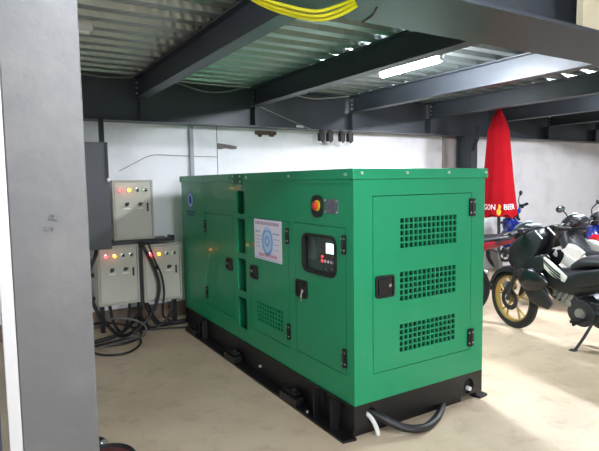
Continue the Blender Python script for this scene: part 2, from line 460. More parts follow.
def hinge(parent, M, h=0.105, w=0.036):
    hb = MB().plate([rrect(-w / 2, w / 2, -h / 2, h / 2, 0.005)], 0.010, M @ Matrix.Translation((0, 0, 0.005)))
    k = Vector((0, 0, 0.011))
    hb.cyl(M @ Vector((0, -h / 2, 0.011)), M @ Vector((0, h / 2, 0.011)), 0.0065, seg=10)
    o = hb.build('hinge', BLACKP, parent)
    for u in (-w * .3, w * .3):
        for v in (-h * .3, h * .3):
            MB().cyl(M @ Vector((u, v, 0.008)), M @ Vector((u, v, 0.013)), 0.005, seg=8).build('screw', BOLT, o)
    return o
def latch(parent, M, w=0.125, h=0.10, key=True):
    o = MB().plate([rrect(-w / 2, w / 2, -h / 2, h / 2, 0.018), rrect(-w / 2 + .012, w / 2 - .012, -h / 2 + .012, h / 2 - .012, 0.01)], 0.010, M @ Matrix.Translation((0, 0, 0.005))).build('latch', BLACKP, parent)
    MB().plate([rrect(-w / 2 + .011, w / 2 - .011, -h / 2 + .011, h / 2 - .011, 0.01)], 0.003, M @ Matrix.Translation((0, 0, 0.002))).build('latch_cup', RUBBER, o)
    MB().plate([rrect(-w / 2 + .02, w * .12, -h / 2 + .02, h / 2 - .02, 0.006)], 0.008, M @ Matrix.Translation((0, 0, 0.006))).build('paddle', BLACKP, o)
    if key:
        MB().cyl(M @ Vector((w * .24, 0.004, 0.003)), M @ Vector((w * .24, 0.004, 0.012)), 0.0105, seg=14).build('lock_cylinder', CHROME, o)
    return o
LP = left(0.0)
def at_left(y, z): return left(0.0) @ Matrix.Translation((y, z, 0))
def at_front(x, z): return front(0.0) @ Matrix.Translation((x, z, 0))
G = 0.004
def door_plate(a, b_, c, d, M, extra=()): return MB().plate([rect(a + G, b_ - G, c + G, d - G)] + list(extra), TH, M)
# door A (far)
dA = door_plate(1.575, 2.185, 0.335, 1.163, left(TH / 2)).build('side_door', GREEN, gen)
for z in (1.045, 0.447): hinge(dA, at_left(2.165, z))
latch(dA, at_left(1.65, 0.77), 0.12, 0.10)
# door B with grille
def grille(a, b_, c, d, nx, ny, web=0.22):
    hs = []; px, py = (b_ - a) / nx, (d - c) / ny
    for i in range(nx):
        for j in range(ny):
            hs.append(rect(a + px * (i + web / 2), a + px * (i + 1 - web / 2), c + py * (j + web / 2), c + py * (j + 1 - web / 2)))
    return hs
dB = door_plate(0.695, 1.285, 0.335, 1.170, left(TH / 2), grille(0.785, 1.175, 0.412, 0.563, 10, 5, 0.26)).build('side_door', GREEN, gen)
MB().box(0.022, 0.026, 0.76, 1.20, 0.40, 0.575).build('filter', HOLE, dB)
for z in (1.076, 0.445): hinge(dB, at_left(0.703, z))
latch(dB, at_left(1.20, 0.77), 0.12, 0.10)
# door C with window
win = rrect(0.165, 0.510, 0.885, 1.108, 0.045)
dC = door_plate(0.070, 0.612, 0.345, 1.172, left(TH / 2), [win]).build('side_door', GREEN, gen)
for z in (1.080, 0.445): hinge(dC, at_left(0.085, z))
l3 = latch(dC, at_left(0.535, 0.76), 0.135, 0.11, key=False)
MB().cyl((-0.004, 0.505, 0.752), (-0.018, 0.505, 0.752), 0.013, seg=14).build('lock_cylinder', CHROME, l3)
MB().box(-0.024, -0.018, 0.502, 0.508, 0.742, 0.758).tube([(-0.02, 0.505, 0.742), (-0.026, 0.503, 0.715), (-0.022, 0.506, 0.69)], 0.006, 6).build('key', CHROME, l3)
MB().plate([rrect(0.157, 0.518, 0.877, 1.116, 0.053), rrect(0.174, 0.501, 0.894, 1.099, 0.038)], 0.02, left(0.0)).build('window_gasket', RUBBER, dC)
MB().plate([rrect(0.17, 0.505, 0.89, 1.103, 0.04)], 0.003, left(0.008)).build('window_pane', PANE, dC)
# control panel behind the window
cp = MB().box(0.045, 0.055, 0.10, 0.58, 0.83, 1.16).build('control_panel', mat('control_panel_green', (10, 70, 52), 0.45), gen)
MB().box(0.013, 0.045, 0.13, 0.14, 0.85, 1.14).box(0.013, 0.045, 0.535, 0.545, 0.85, 1.14).box(0.013, 0.045, 0.13, 0.545, 0.84, 0.85).box(0.013, 0.045, 0.13, 0.545, 1.135, 1.145).build('window_box', BLACKP, cp)
MB().box(0.034, 0.045, 0.175, 0.375, 0.925, 1.095).build('controller', BLACKP, cp, bevel=0.004)
MB().box(0.0315, 0.0345, 0.225, 0.310, 1.005, 1.065).build('display', SCREEN, cp)
for i in range(6):
    MB().cyl((0.035, 0.352 - i * 0.031, 0.955), (0.030, 0.352 - i * 0.031, 0.955), 0.009, seg=10).build('button', (LCDRED if i == 0 else WHITEP), cp)
MB().cyl((0.035, 0.352, 0.980), (0.030, 0.352, 0.980), 0.008, seg=10).build('indicator', LCDRED, cp)
MB().box(0.03, 0.045, 0.43, 0.46, 0.95, 1.075).build('terminal_strip', mat('grey_terminal', (70, 84, 80), 0.5), cp)
MB().cyl((0.045, 0.27, 0.902), (0.022, 0.27, 0.902), 0.014, seg=12).build('key_switch', DKALU, cp)
MB().cyl((0.045, 0.33, 0.902), (0.022, 0.33, 0.902), 0.012, seg=12).build('key_switch', DKALU, cp)
# emergency stop
es = MB().plate([rrect(0.288, 0.400, 1.215, 1.345, 0.045)], 0.012, left(-0.006)).build('emergency_stop', BLACKP, gen, bevel=0.003)
MB().cyl((-0.012, 0.334, 1.285), (-0.016, 0.334, 1.285), 0.032, seg=20).build('yellow_ring', YELLOW, es)
MB().lathe([(0.014, -0.014), (0.014, -0.020), (0.023, -0.023), (0.025, -0.030), (0.018, -0.036), (0.001, -0.038)], 'x', 20, (0, 0.338, 1.285)).build('mushroom_button', ESTOP, es)
npl = MB().plate([rect(0.140, 0.268, 1.243, 1.325)], 0.004, left(-0.002)).build('nameplate', PLATE, gen)
for y in (0.148, 0.26):
    for z in (1.251, 1.317): MB().cyl((-0.003, y, z), (-0.008, y, z), 0.006, seg=8).build('rivet', BOLT, npl)
# poster
po = MB().plate([rect(0.783, 1.187, 0.879, 1.164)], 0.002, left(-0.001)).build('information_sticker', PAPER, gen)
def bars(mb, rows, thick):
    for y1, y0, z in rows:
        y = y1
        while y > y0 + 0.01:
            w = random.uniform(0.010, 0.026)
            mb.plate([rect(max(y - w, y0), y, z - thick / 2, z + thick / 2)], 0.0008, left(-0.0024)); y -= w + 0.007
m1 = MB(); bars(m1, [(1.165, 0.805, 1.137)], 0.021); m1.build('heading', INK, po)
m2 = MB(); bars(m2, [(1.115, 0.845, 0.914)], 0.022); m2.build('footer_line', INKR, po)
for row, th in (((1.165, 1.085, 1.075), 0.010), ((0.90, 0.805, 1.072), 0.010), ((1.165, 1.085, 1.045), .005), ((1.165, 1.08, 1.02), .005), ((1.165, 1.08, 0.995), .005), ((1.165, 1.085, 0.97), .005), ((0.89, 0.805, 1.035), .005), ((0.89, 0.81, 1.0), .005), ((0.89, 0.83, 0.965), .005)):
    m3 = MB(); bars(m3, [row], th); m3.build('caption_line', INKD, po)
m4 = MB().plate([rect(0.79, 1.18, 0.889, 0.892)], 0.0008, left(-0.0024)); m4.build('rule_line', INKD, po)
def egg(cy, cz, a, b_, n=36, bump=0.0): return [(cy + a * (1 + bump * math.cos(12 * t)) * math.cos(t), cz + b_ * (1 + bump * math.cos(12 * t)) * math.sin(t)) for t in (2 * math.pi * i / n for i in range(n))]
MB().plate([egg(0.985, 1.012, 0.082, 0.098, 72, 0.03)], 0.0008, left(-0.0024)).build('emblem', BLUE2, po)
MB().plate([egg(0.985, 1.010, 0.056, 0.072)], 0.0008, left(-0.0032)).build('emblem_ring', BLUE1, po)
MB().plate([egg(0.985, 1.015, 0.040, 0.040), egg(0.985, 1.015, 0.018, 0.018)], 0.0008, left(-0.0040)).build('emblem_core', BLUE2, po)
MB().plate([[(0.945, 1.09), (1.025, 1.09), (1.005, 1.125), (0.985, 1.10), (0.965, 1.125)]], 0.0008, left(-0.0032)).build('emblem_top', BLUE1, po)
# round logo far end
lg = MB().plate([circ(2.540, 1.266, 0.074, 40)], 0.002, left(-0.001)).build('round_logo', BLUE3, gen)
MB().plate([circ(2.540, 1.266, 0.068, 40), circ(2.540, 1.266, 0.042, 40)], 0.001, left(-0.0025)).build('logo_ring', RINGW, lg)
m5 = MB(); bars(m5, [(2.66, 2.41, 1.155), (2.63, 2.45, 1.125)], 0.020); m5.build('logo_lettering', mat('blue_lettering', (20, 84, 120), .5), lg)

# front panel with door
FD = (0.127, 0.914, 0.350, 1.343)
MB().plate([rect(0.0, GW, GB, GT), rect(*FD)], TH, front(TH / 2)).build('front_panel', GREEN, gen)
gr = grille(0.323, 0.783, 1.038, 1.216, 13, 5) + grille(0.321, 0.780, 0.734, 0.909, 13, 5) + grille(0.320, 0.777, 0.437, 0.606, 13, 5)
dF = MB().plate([rect(FD[0] + G, FD[1] - G, FD[2] + G, FD[3] - G)] + gr, TH, front(TH / 2)).build('front_door', GREEN, gen)
for a in ((0.30, 0.81, 1.02, 1.235), (0.30, 0.81, 0.715, 0.93), (0.30, 0.81, 0.42, 0.625)):
    MB().box(a[0], a[1], 0.026, 0.030, a[2], a[3]).build('filter', HOLE, dF)
for z in (1.252, 0.428): hinge(dF, at_front(0.912, z), 0.11, 0.052)
latch(dF, at_front(0.211, 0.838), 0.135, 0.125)
# seam strip at the corner
MB().box(-0.0015, 0.012, -0.0005, 0.012, GB, GT).build('corner_post', GREEN, gen, bevel=0.004)
# lids
def lid(y0, y1):
    o = MB().box(-0.014, GW + 0.014, y0, y1, GT, 1.491).build('lid', GREEN, gen, bevel=0.006)
    return o
lid_front = lid(-0.014, 1.42); lid_rear = lid(1.435, GL + 0.014)
MB().box(-0.008, 0.0, 0.03, GL - 0.03, GT - 0.018, GT).build('rain_gutter', GREEN, gen)
for x in (0.04, 0.36, 0.69, 1.015): MB().cyl((x, -0.012, 1.466), (x, -0.022, 1.466), 0.0095, seg=10).build('bolt', BOLT, lid_front)
for y in (0.05, 0.65, 1.27): MB().cyl((-0.012, y, 1.46), (-0.022, y, 1.46), 0.0085, seg=10).build('bolt', BOLT, lid_front)
for y in (1.60, 2.2, 2.75): MB().cyl((-0.012, y, 1.46), (-0.022, y, 1.46), 0.0085, seg=10).build('bolt', GREEN, lid_rear)
lj = MB().box(-0.020, -0.012, 1.35, 1.52, 1.412, 1.487).build('lid_joint', GREEN_D_SHADE, gen, bevel=0.003)
for y in (1.37, 1.50):
    for z in (1.43, 1.47): MB().cyl((-0.019, y, z), (-0.026, y, z), 0.008, seg=8).build('bolt', BOLT, lj)
for y in (1.40, 1.46): MB().cyl((0.0, y, 1.395), (-0.006, y, 1.395), 0.010, seg=8).build('bolt', BOLT, lj)

# generator leads at the skid end
tag(MB().tube([(0.125, 0.06, 0.135), (0.15, -0.01, 0.115), (0.26, -0.09, 0.05), (0.38, -0.13, 0.028), (0.52, -0.09, 0.026), (0.66, -0.005, 0.03), (0.725, 0.07, 0.05), (0.72, 0.14, 0.08)], 0.023, 10).build('power_cable', CABLE),
    'thick black power cable looping out of the generator skid onto the floor', 'cable')
tag(MB().tube([(0.10, 0.05, 0.125), (0.108, -0.005, 0.11), (0.125, -0.03, 0.06), (0.13, -0.04, 0.016)], 0.013, 10).build('conduit_stub', CONDUIT),
    'short white flexible conduit hanging from the skid end next to the black cable', 'conduit')

# ------------------------------------------------------------------ control cabinets
def make_cabinet(label):
    t = thing('control_cabinet', label, 'cabinet', group='small control cabinets')
    W, H, D = 0.37, 0.555, 0.20
    MB().box(0, W, 0.012, D, 0, H).build('body', CAB, t, bevel=0.004)
    MB().plate([rect(0, W, 0, H), rrect(0.016, W - 0.016, 0.016, H - 0.016, 0.004)], 0.018, front(0.004)).build('frame', CAB, t, bevel=0.002)
    d = MB().plate([rect(0.020, W - 0.020, 0.020, H - 0.020)], 0.012, front(0.003)).build('door', CAB2, t, bevel=0.002)
    MB().box(W - 0.062, W - 0.046, -0.012, 0, 0.26, 0.34).build('handle', BLACKP, d, bevel=0.003)
    for i, m_ in enumerate((RED_L, YEL_L, GRN_L, DRK_L)):
        x = 0.075 + i * 0.075; z = H - 0.095
        l = MB().lathe([(0.018, 0.0), (0.018, -0.012), (0.013, -0.013)], 'y', 20, (x, 0.0, z)).build('pilot_lamp', CHROME, t)
        MB().lathe([(0.0135, -0.008), (0.0135, -0.020), (0.010, -0.026), (0.001, -0.028)], 'y', 16, (x, 0.0, z)).build('lens', m_, l)
    for i, x in enumerate((0.125, 0.245)):
        z = H - 0.225
        s = MB().cyl((x, 0, z), (x, -0.014, z), 0.017, seg=18).build('rotary_switch', BLACKP, t)
        MB().box(-0.006, 0.006, -0.034, -0.012, -0.022, 0.022, Matrix.Translation((x, 0, z)) @ Matrix.Rotation(R(40 + 25 * i), 4, 'Y')).build('knob', BLACKP, s)
        MB().box(x - 0.030, x + 0.030, -0.0055, -0.002, z - 0.044, z - 0.033).build('nameplate', WHITEP, s)
    return t
c1 = make_cabinet('beige control cabinet mounted above the other two, its red and amber lamps lit')
c1.location = (-0.665, 2.75, 0.905)
c2 = copy_tree(c1); c2['label'] = 'beige control cabinet at lower left, under the dark grey panel'
c2.location = (-0.822, 2.75, 0.305); c2.rotation_euler = (0, 0, 0)
c3 = copy_tree(c1); c3['label'] = 'beige control cabinet at lower right, beside the far end of the green generator'
c3.location = (-0.412, 2.75, 0.290)
st = thing('cabinet_stand', 'black angle-iron stand carrying the three control cabinets', 'stand', (-0.40, 2.9, 0))
for x in (-0.36, 0.345): MB().box(x - 0.02, x + 0.02, 0.055, 0.09, 0, 0.9).build('post', BLACK, st)
MB().box(-0.03, 0.01, 0.05, 0.09, 0, 1.45).box(-0.047, -0.017, -0.12, -0.10, 0.25, 0.865).build('post', BLACK, st)
MB().box(-0.50, 0.40, 0.055, 0.085, 0.55, 0.585).build('crossbar', BLACK, st)
MB().box(-0.30, 0.26, -0.13, 0.085, 0.862, 0.897).build('crossbar', BLACK, st)
MB().box(-0.50, 0.40, 0.055, 0.085, 0.33, 0.36).build('crossbar', BLACK, st)
MB().box(-0.10, 0.06, -0.05, 0.09, 0, 0.012).build('foot_plate', BLACK, st)
MB().box(0.245, 0.26, -0.13, -0.10, 0.897, 0.925).build('bracket_tip', RUST, st)

# dark grey panel at left
pn = thing('electrical_panel', 'tall dark grey electrical panel hung behind the foreground column', 'electrical panel', (-1.0, 2.6, 0.85))
MB().box(-0.28, 0.285, 0.0, 0.13, 0.0, 0.94).build('housing', PANEL, pn, bevel=0.004)
MB().box(0.245, 0.285, 0.131, 0.17, 0.10, 1.17).build('hanger_post', BLACK, pn)
MB().box(0.262, 0.280, -0.012, 0.0, 0.62, 0.94).build('edge_strip', BLACK, pn)
MB().ball((0.276, -0.012, 0.61), 0.016).build('clip', WHITEP, pn)

# cables by the cabinets
def cable(label, pts, r, m=CABLE, name='cable', group=None, closed=False):
    return tag(MB().tube(pts, r, 8, closed=closed).build(name, m), label, 'cable', group)
cable('thick black cable dropping from the dark grey panel past the left cabinet', [(-0.84, 2.66, 0.86), (-0.855, 2.62, 0.80), (-0.91, 2.60, 0.69), (-0.925, 2.60, 0.54), (-0.88, 2.60, 0.33), (-0.78, 2.62, 0.16), (-0.66, 2.66, 0.03), (-0.5, 2.78, 0.025)], 0.017)
cable('black cable hanging down between the two lower cabinets, curving over the right one', [(-0.432, 2.735, 0.88), (-0.39, 2.70, 0.78), (-0.31, 2.69, 0.58), (-0.285, 2.69, 0.42), (-0.33, 2.70, 0.25), (-0.42, 2.71, 0.12), (-0.55, 2.68, 0.03)], 0.016)
cable('thin black cable curving across the face of the lower right cabinet', [(-0.36, 2.735, 0.865), (-0.315, 2.70, 0.70), (-0.255, 2.70, 0.55), (-0.235, 2.70, 0.38), (-0.25, 2.71, 0.24), (-0.22, 2.80, 0.12), (-0.10, 2.9, 0.02)], 0.009)
cable('black cable drooping below the lower right cabinet toward the generator', [(-0.38, 2.85, 0.289), (-0.33, 2.83, 0.14), (-0.26, 2.82, 0.045), (-0.14, 2.84, 0.03), (-0.01, 2.84, 0.03), (0.14, 2.85, 0.04)], 0.024)
cable('black looped cable hanging under the lower right cabinet', [(-0.12, 2.82, 0.289), (-0.14, 2.80, 0.18), (-0.22, 2.80, 0.06), (-0.36, 2.80, 0.04), (-0.46, 2.83, 0.2)], 0.012)
cable('black cable trailing on the floor to the generator, nearest of the trailing cables', [(-0.45, 2.78, 0.02), (-0.28, 2.76, 0.012), (-0.12, 2.70, 0.012), (-0.03, 2.66, 0.012)], 0.008)
cable('black cable loop on the floor below the left cabinet, outermost of the coil', [(-0.97, 2.40, 0.012), (-0.88, 2.24, 0.012), (-0.72, 2.20, 0.012), (-0.58, 2.34, 0.012), (-0.53, 2.50, 0.02), (-0.62, 2.55, 0.03), (-0.85, 2.5, 0.03), (-1.0, 2.45, 0.03)], 0.010)
cable('black cable loop on the floor, middle ring of the coil under the left cabinet', [(-0.98, 2.52, 0.02), (-0.80, 2.42, 0.03), (-0.62, 2.44, 0.03), (-0.50, 2.58, 0.035), (-0.47, 2.76, 0.03), (-0.55, 2.92, 0.05), (-0.72, 2.98, 0.09), (-0.92, 2.9, 0.12)], 0.011)
cable('thick black cable sweeping from the floor coil up behind the stand post', [(-1.0, 2.60, 0.03), (-0.85, 2.62, 0.03), (-0.68, 2.66, 0.05), (-0.54, 2.74, 0.12), (-0.45, 2.80, 0.20), (-0.432, 2.86, 0.285)], 0.019)
cable('pale grey cable arching over the black coil beside the stand', [(-0.76, 2.68, 0.20), (-0.62, 2.62, 0.20), (-0.50, 2.60, 0.15), (-0.44, 2.62, 0.08), (-0.47, 2.58, 0.03), (-0.56, 2.48, 0.045), (-0.75, 2.40, 0.05), (-0.95, 2.36, 0.045)], 0.009, CABLEG)
cable('black cable drooping in a V below the left cabinet', [(-0.72, 2.82, 0.31), (-0.70, 2.80, 0.15), (-0.63, 2.78, 0.03), (-0.56, 2.80, 0.15), (-0.53, 2.84, 0.31)], 0.015)

# hose reel bottom left
hr = thing('hose_coil', 'maroon hose coil with a black rim and metal coupling beside the foreground column', 'hose', (-1.22, 0.46, 0))
MB().lathe([(0.145, 0.0), (0.165, 0.03), (0.145, 0.06), (0.125, 0.03)], 'z', 40, closed=True).build('outer_turn', RUBBER, hr)
MB().lathe([(0.02, 0.0), (0.128, 0.0), (0.128, 0.045), (0.1, 0.05), (0.02, 0.04)], 'z', 40).build('wound_hose', MAROON, hr)
MB().cyl((0.02, 0.20, 0.03), (0.03, 0.15, 0.06), 0.016).cyl((0.022, 0.185, 0.04), (0.028, 0.165, 0.052), 0.022).build('coupling', CHROME, hr)
MB().tube([(-0.06, 0.30, 0.022), (0.01, 0.27, 0.03), (0.035, 0.20, 0.035), (0.0, 0.17, 0.04)], 0.020, 10).build('hose_end', RUBBER, hr)
tag(MB().lathe([(0.001, 0.0), (0.04, 0.0), (0.045, 0.02), (0.03, 0.04), (0.001, 0.045)], 'z', 20, (-1.15, 1.33, 0)).build('rubber_stopper', mat('dark_brown_rubber', (48, 42, 40), .7)), 'small dark round stopper on the floor just right of the grey column', 'stopper')

# ------------------------------------------------------------------ lamps
def batten(label, x, y, z, L, lit=100, W=0.075, rot=0):
    t = thing('strip_lamp', label, 'lamp', (x, y, z), (0, 0, R(rot)))
    MB().box(-W / 2, W / 2, -L / 2, L / 2, 0.018, 0.05).build('housing', WHITEP, t, bevel=0.004)
    MB().tube([(0, -L / 2 + 0.02, 0.0), (0, L / 2 - 0.02, 0.0)], 0.032, 14, smooth=False).build('tube', TUBE(lit), t)
    for s in (-1, 1): MB().box(-0.02, 0.02, s * (L / 2 - 0.01) - 0.012, s * (L / 2 - 0.01) + 0.012, -0.02, 0.02).build('end_cap', WHITEP, t)
    MB().cyl((0, 0.2, 0.05), (0, 0.2, 2.512 - z), 0.006).cyl((0, -0.2, 0.05), (0, -0.2, 2.512 - z), 0.006).build('hanger', WIRE, t)
    return t
batten('bright white strip lamp lit between the roof beams above the generator', 1.36, 1.04, 2.345, 0.70, 170)
batten('strip lamp lit behind the third roof beam near the back wall', 2.55, 2.25, 2.36, 0.9, 13)
batten('strip lamp lit over the motorbike row', 4.25, 0.2, 2.36, 1.2, 215)
batten('strip lamp lit above the camera, in front of the broad girder', -0.9, -1.75, 2.36, 0.9, 92, rot=90)
batten('strip lamp lit under the deck, hidden behind the foreground column', -1.62, 0.15, 2.36, 0.6, 28)
batten('added unseen strip lamp lit far behind the camera', -0.5, -6.8, 2.36, 1.5, 310, rot=90)  # unseen lamp added to brighten the cabinets and back wall
t = thing('strip_lamp', 'short white unlit strip under the metal deck beside the column', 'lamp', (-1.06, 1.47, 2.42))
MB().box(-0.22, 0.06, -0.02, 0.02, 0.0, 0.095).build('housing', WHITEP, t, bevel=0.003)
MB().cyl((-0.2, 0, -0.012), (0.04, 0, -0.012), 0.013).build('tube', TUBE_OFF, t)

# ------------------------------------------------------------------ wires and small fixings
def wire(label, pts, r, m=WIRE, name='wire'): return tag(MB().tube(pts, r, 6).build(name, m), label, 'wire')
wire('pale wire strung along the girder top at far left', [(-1.3, 2.976, 2.445), (-0.89, 2.97, 2.435), (-0.63, 2.965, 2.42), (-0.372, 2.976, 2.445)], 0.007)
wire('pale wire sagging low between the first and second roof beams', [(-0.25, 2.976, 2.445), (0.0, 2.972, 2.43), (0.2, 2.96, 2.385), (0.36, 2.955, 2.355), (0.58, 2.955, 2.375), (0.80, 2.976, 2.44), (0.874, 2.976, 2.445)], 0.006)
wire('pale straight wire above the sagging one between first and second roof beams', [(-0.25, 2.975, 2.448), (0.47, 2.968, 2.438), (0.874, 2.976, 2.446)], 0.006, CONDUIT)
wire('thin grey wire running diagonally down the girder to the four black boxes', [(0.97, 2.975, 2.25), (1.38, 2.975, 2.11), (1.775, 2.98, 1.985)], 0.004)
wire('short pale wire along the girder just left of the third roof beam', [(1.30, 2.976, 2.443), (1.45, 2.97, 2.40), (1.7, 2.96, 2.378), (2.1, 2.97, 2.43), (2.2, 2.976, 2.445)], 0.008)
wire('thin dark string sloping across the white wall above the top cabinet', [(-0.50, 3.19, 1.55), (-0.33, 3.19, 1.64), (-0.16, 3.19, 1.715), (0.1, 3.19, 1.712), (0.55, 3.19, 1.704)], 0.003, CABLEG)
PODX = (1.80, 1.92, 2.10, 2.22)
names = ('first from the left', 'second from the left', 'third from the left', 'fourth and rightmost')
pd = thing('junction_box', 'small black box hung below the girder, ' + names[0] + ' of four', 'box', (PODX[0], 3.0, 2.032), group='black boxes under the girder')
MB().box(-0.036, 0.036, -0.03, 0.03, -0.135, -0.03).build('case', mat('matt_black_plastic', (9, 9, 12), 0.6), pd, bevel=0.006)
MB().box(-0.022, 0.022, -0.012, 0.012, -0.03, 0.0).build('bracket', BLACK, pd)
MB().cyl((0.012, 0, -0.125), (0.018, 0, -0.150), 0.012).build('gland', BLACKP, pd)
for i in range(1, 4):
    c = copy_tree(pd); c.location = (PODX[i], 3.0, 2.032); c['label'] = 'small black box hung below the girder, ' + names[i] + ' of four'
tag(MB().box(1.50, 1.60, 3.068, 3.0757, 2.05, 2.078).build('tag_strip', WHITEP), 'tiny white tag stuck to the girder left of the black boxes', 'tag')
rb = tag(MB().box(1.02, 1.29, 3.17, 3.2, 1.965, 2.005).box(1.06, 1.10, 3.165, 3.2, 1.94, 1.97).box(1.20, 1.26, 3.165, 3.2, 1.945, 1.97).build('rusty_bracket', RUST, bevel=0.008), 'rusty iron bracket at the top of the white wall', 'bracket')
struct(MB().plate([[(0.56, 1.855), (0.62, 1.85), (0.70, 1.84), (0.79, 1.825), (0.785, 1.795), (0.72, 1.79), (0.66, 1.80), (0.60, 1.79), (0.56, 1.79)]], 0.004, front(3.198)).build('trim_4', RUSTST))
hk = thing('hanging_hook', 'dark cord hanging with a hook on the column next to the red parasol', 'hook', (4.33, 2.84, 1.85))
MB().tube([(-0.02, 0, 0.33), (0.0, 0, 0.20), (-0.02, 0, 0.10), (-0.07, 0, 0.03), (-0.05, 0, -0.01)], 0.010).build('cord', CABLE, hk)
MB().tube([(0.03, 0, 0.33), (0.045, 0, 0.18), (0.01, 0, 0.09), (-0.05, 0, 0.02)], 0.010).build('cord', CABLE, hk)
MB().box(-0.08, -0.04, -0.01, 0.01, -0.035, 0.02).build('clip', BLACKP, hk)
def ycord(label, dx, dy, dz, r=0.0075):
    P = [(-0.909, -0.653, 2.022), (-0.854, -0.620, 2.016), (-0.755, -0.619, 1.998), (-0.641, -0.649, 1.985), (-0.577, -0.690, 2.000), (-0.544, -0.742, 2.022)]
    return tag(MB().tube([(x + dx, y + dy, min(z + dz, 2.024)) for x, y, z in P], r).build('yellow_cord', YCORD), label, 'cord')
ycord('yellow cord looping below the broad girder, lowest of three strands', 0.0, 0.0, 0.0)
ycord('yellow cord looping below the broad girder, middle of three strands', -0.022, -0.020, 0.004, 0.0065)
ycord('yellow cord looping below the broad girder, topmost of three strands', -0.04, -0.040, 0.011, 0.006)

# ------------------------------------------------------------------ red parasol
UX, UY = 4.035, 2.2
um = thing('parasol', 'closed red parasol with white lettering standing behind the generator', 'parasol', (UX, UY, 0), (-0.0103, -0.0141, 0))
facing = math.atan2(-2.19 - UY, -1.66 - UX)
def ur(a, z):
    t = (2.30 - z) / (2.30 - 0.95)
    base = 0.016 + 0.095 * min(t / 0.20, 1) ** 0.62 + 0.125 * max(t - 0.05, 0)
    amp = min(0.20, 0.05 + 0.16 * t)
    return base * (1 + amp * math.cos(8 * (a - facing) + math.pi) * 0.22 + 0.05 * math.sin(3 * a + 2 * t))
rings = []
for i in range(33):
    z = 2.30 - i * (2.30 - 0.95) / 32
    ring = []
    for k in range(96):
        a = 2 * math.pi * k / 96
        zz = z - (0.02 * math.cos(8 * (a - facing)) + 0.012 * math.sin(a * 3)) * (i / 32) ** 6
        ring.append(Vector((ur(a, z) * math.cos(a), ur(a, z) * math.sin(a), zz)))
    rings.append(ring)
cn = MB().rings(rings).build('canopy', REDC, um, angle=60)
MB().cyl((0, 0, 2.28), (0, 0, 2.335), 0.012, 0.004).build('finial', BLACKP, um)
MB().cyl((0, 0, 0.02), (0, 0, 1.2), 0.020).build('pole', DKALU, um)
MB().lathe([(0.001, 0.0), (0.22, 0.0), (0.22, 0.05), (0.06, 0.09), (0.03, 0.30), (0.001, 0.30)], 'z', 32).build('base', BLACK, um)
def wrap_text(s, a0, z0, size, direction=1, name='lettering', m=LETTER):
    mb = MB(); mb.text(s, size, Matrix.Identity(4), 0.002, align='LEFT' if direction > 0 else 'RIGHT')
    def f(co):
        rr = 0.235
        a = facing + a0 + co.x * 0.84 / rr
        z = z0 + co.y
        r_ = ur(a, z) + 0.006 + co.z
        return Vector((r_ * math.cos(a), r_ * math.sin(a), z))
    bmesh.ops.subdivide_edges(mb.bm, edges=[e for e in mb.bm.edges if e.calc_length() > 0.012], cuts=3)
    mb.move(f); return mb.build(name, m, cn)
wrap_text('BEER', R(13), 1.062, 0.098)
wrap_text('SAIGON', R(-9), 1.062, 0.098, -1)
mb = MB().plate([[(-0.02, -0.06), (0.012, -0.07), (0.03, -0.02), (0.018, 0.005), (0.03, 0.05), (0.0, 0.075), (-0.006, 0.02), (-0.028, -0.01)]], 0.003, Matrix.Identity(4))
mb.move(lambda c: Vector(((ur(facing + c.x / .235, 1.03 + c.y) + .006 + c.z) * math.cos(facing + c.x / .235), (ur(facing + c.x / .235, 1.03 + c.y) + .006 + c.z) * math.sin(facing + c.x / .235), 1.03 + c.y)))
mb.build('emblem', LOGOY, cn)

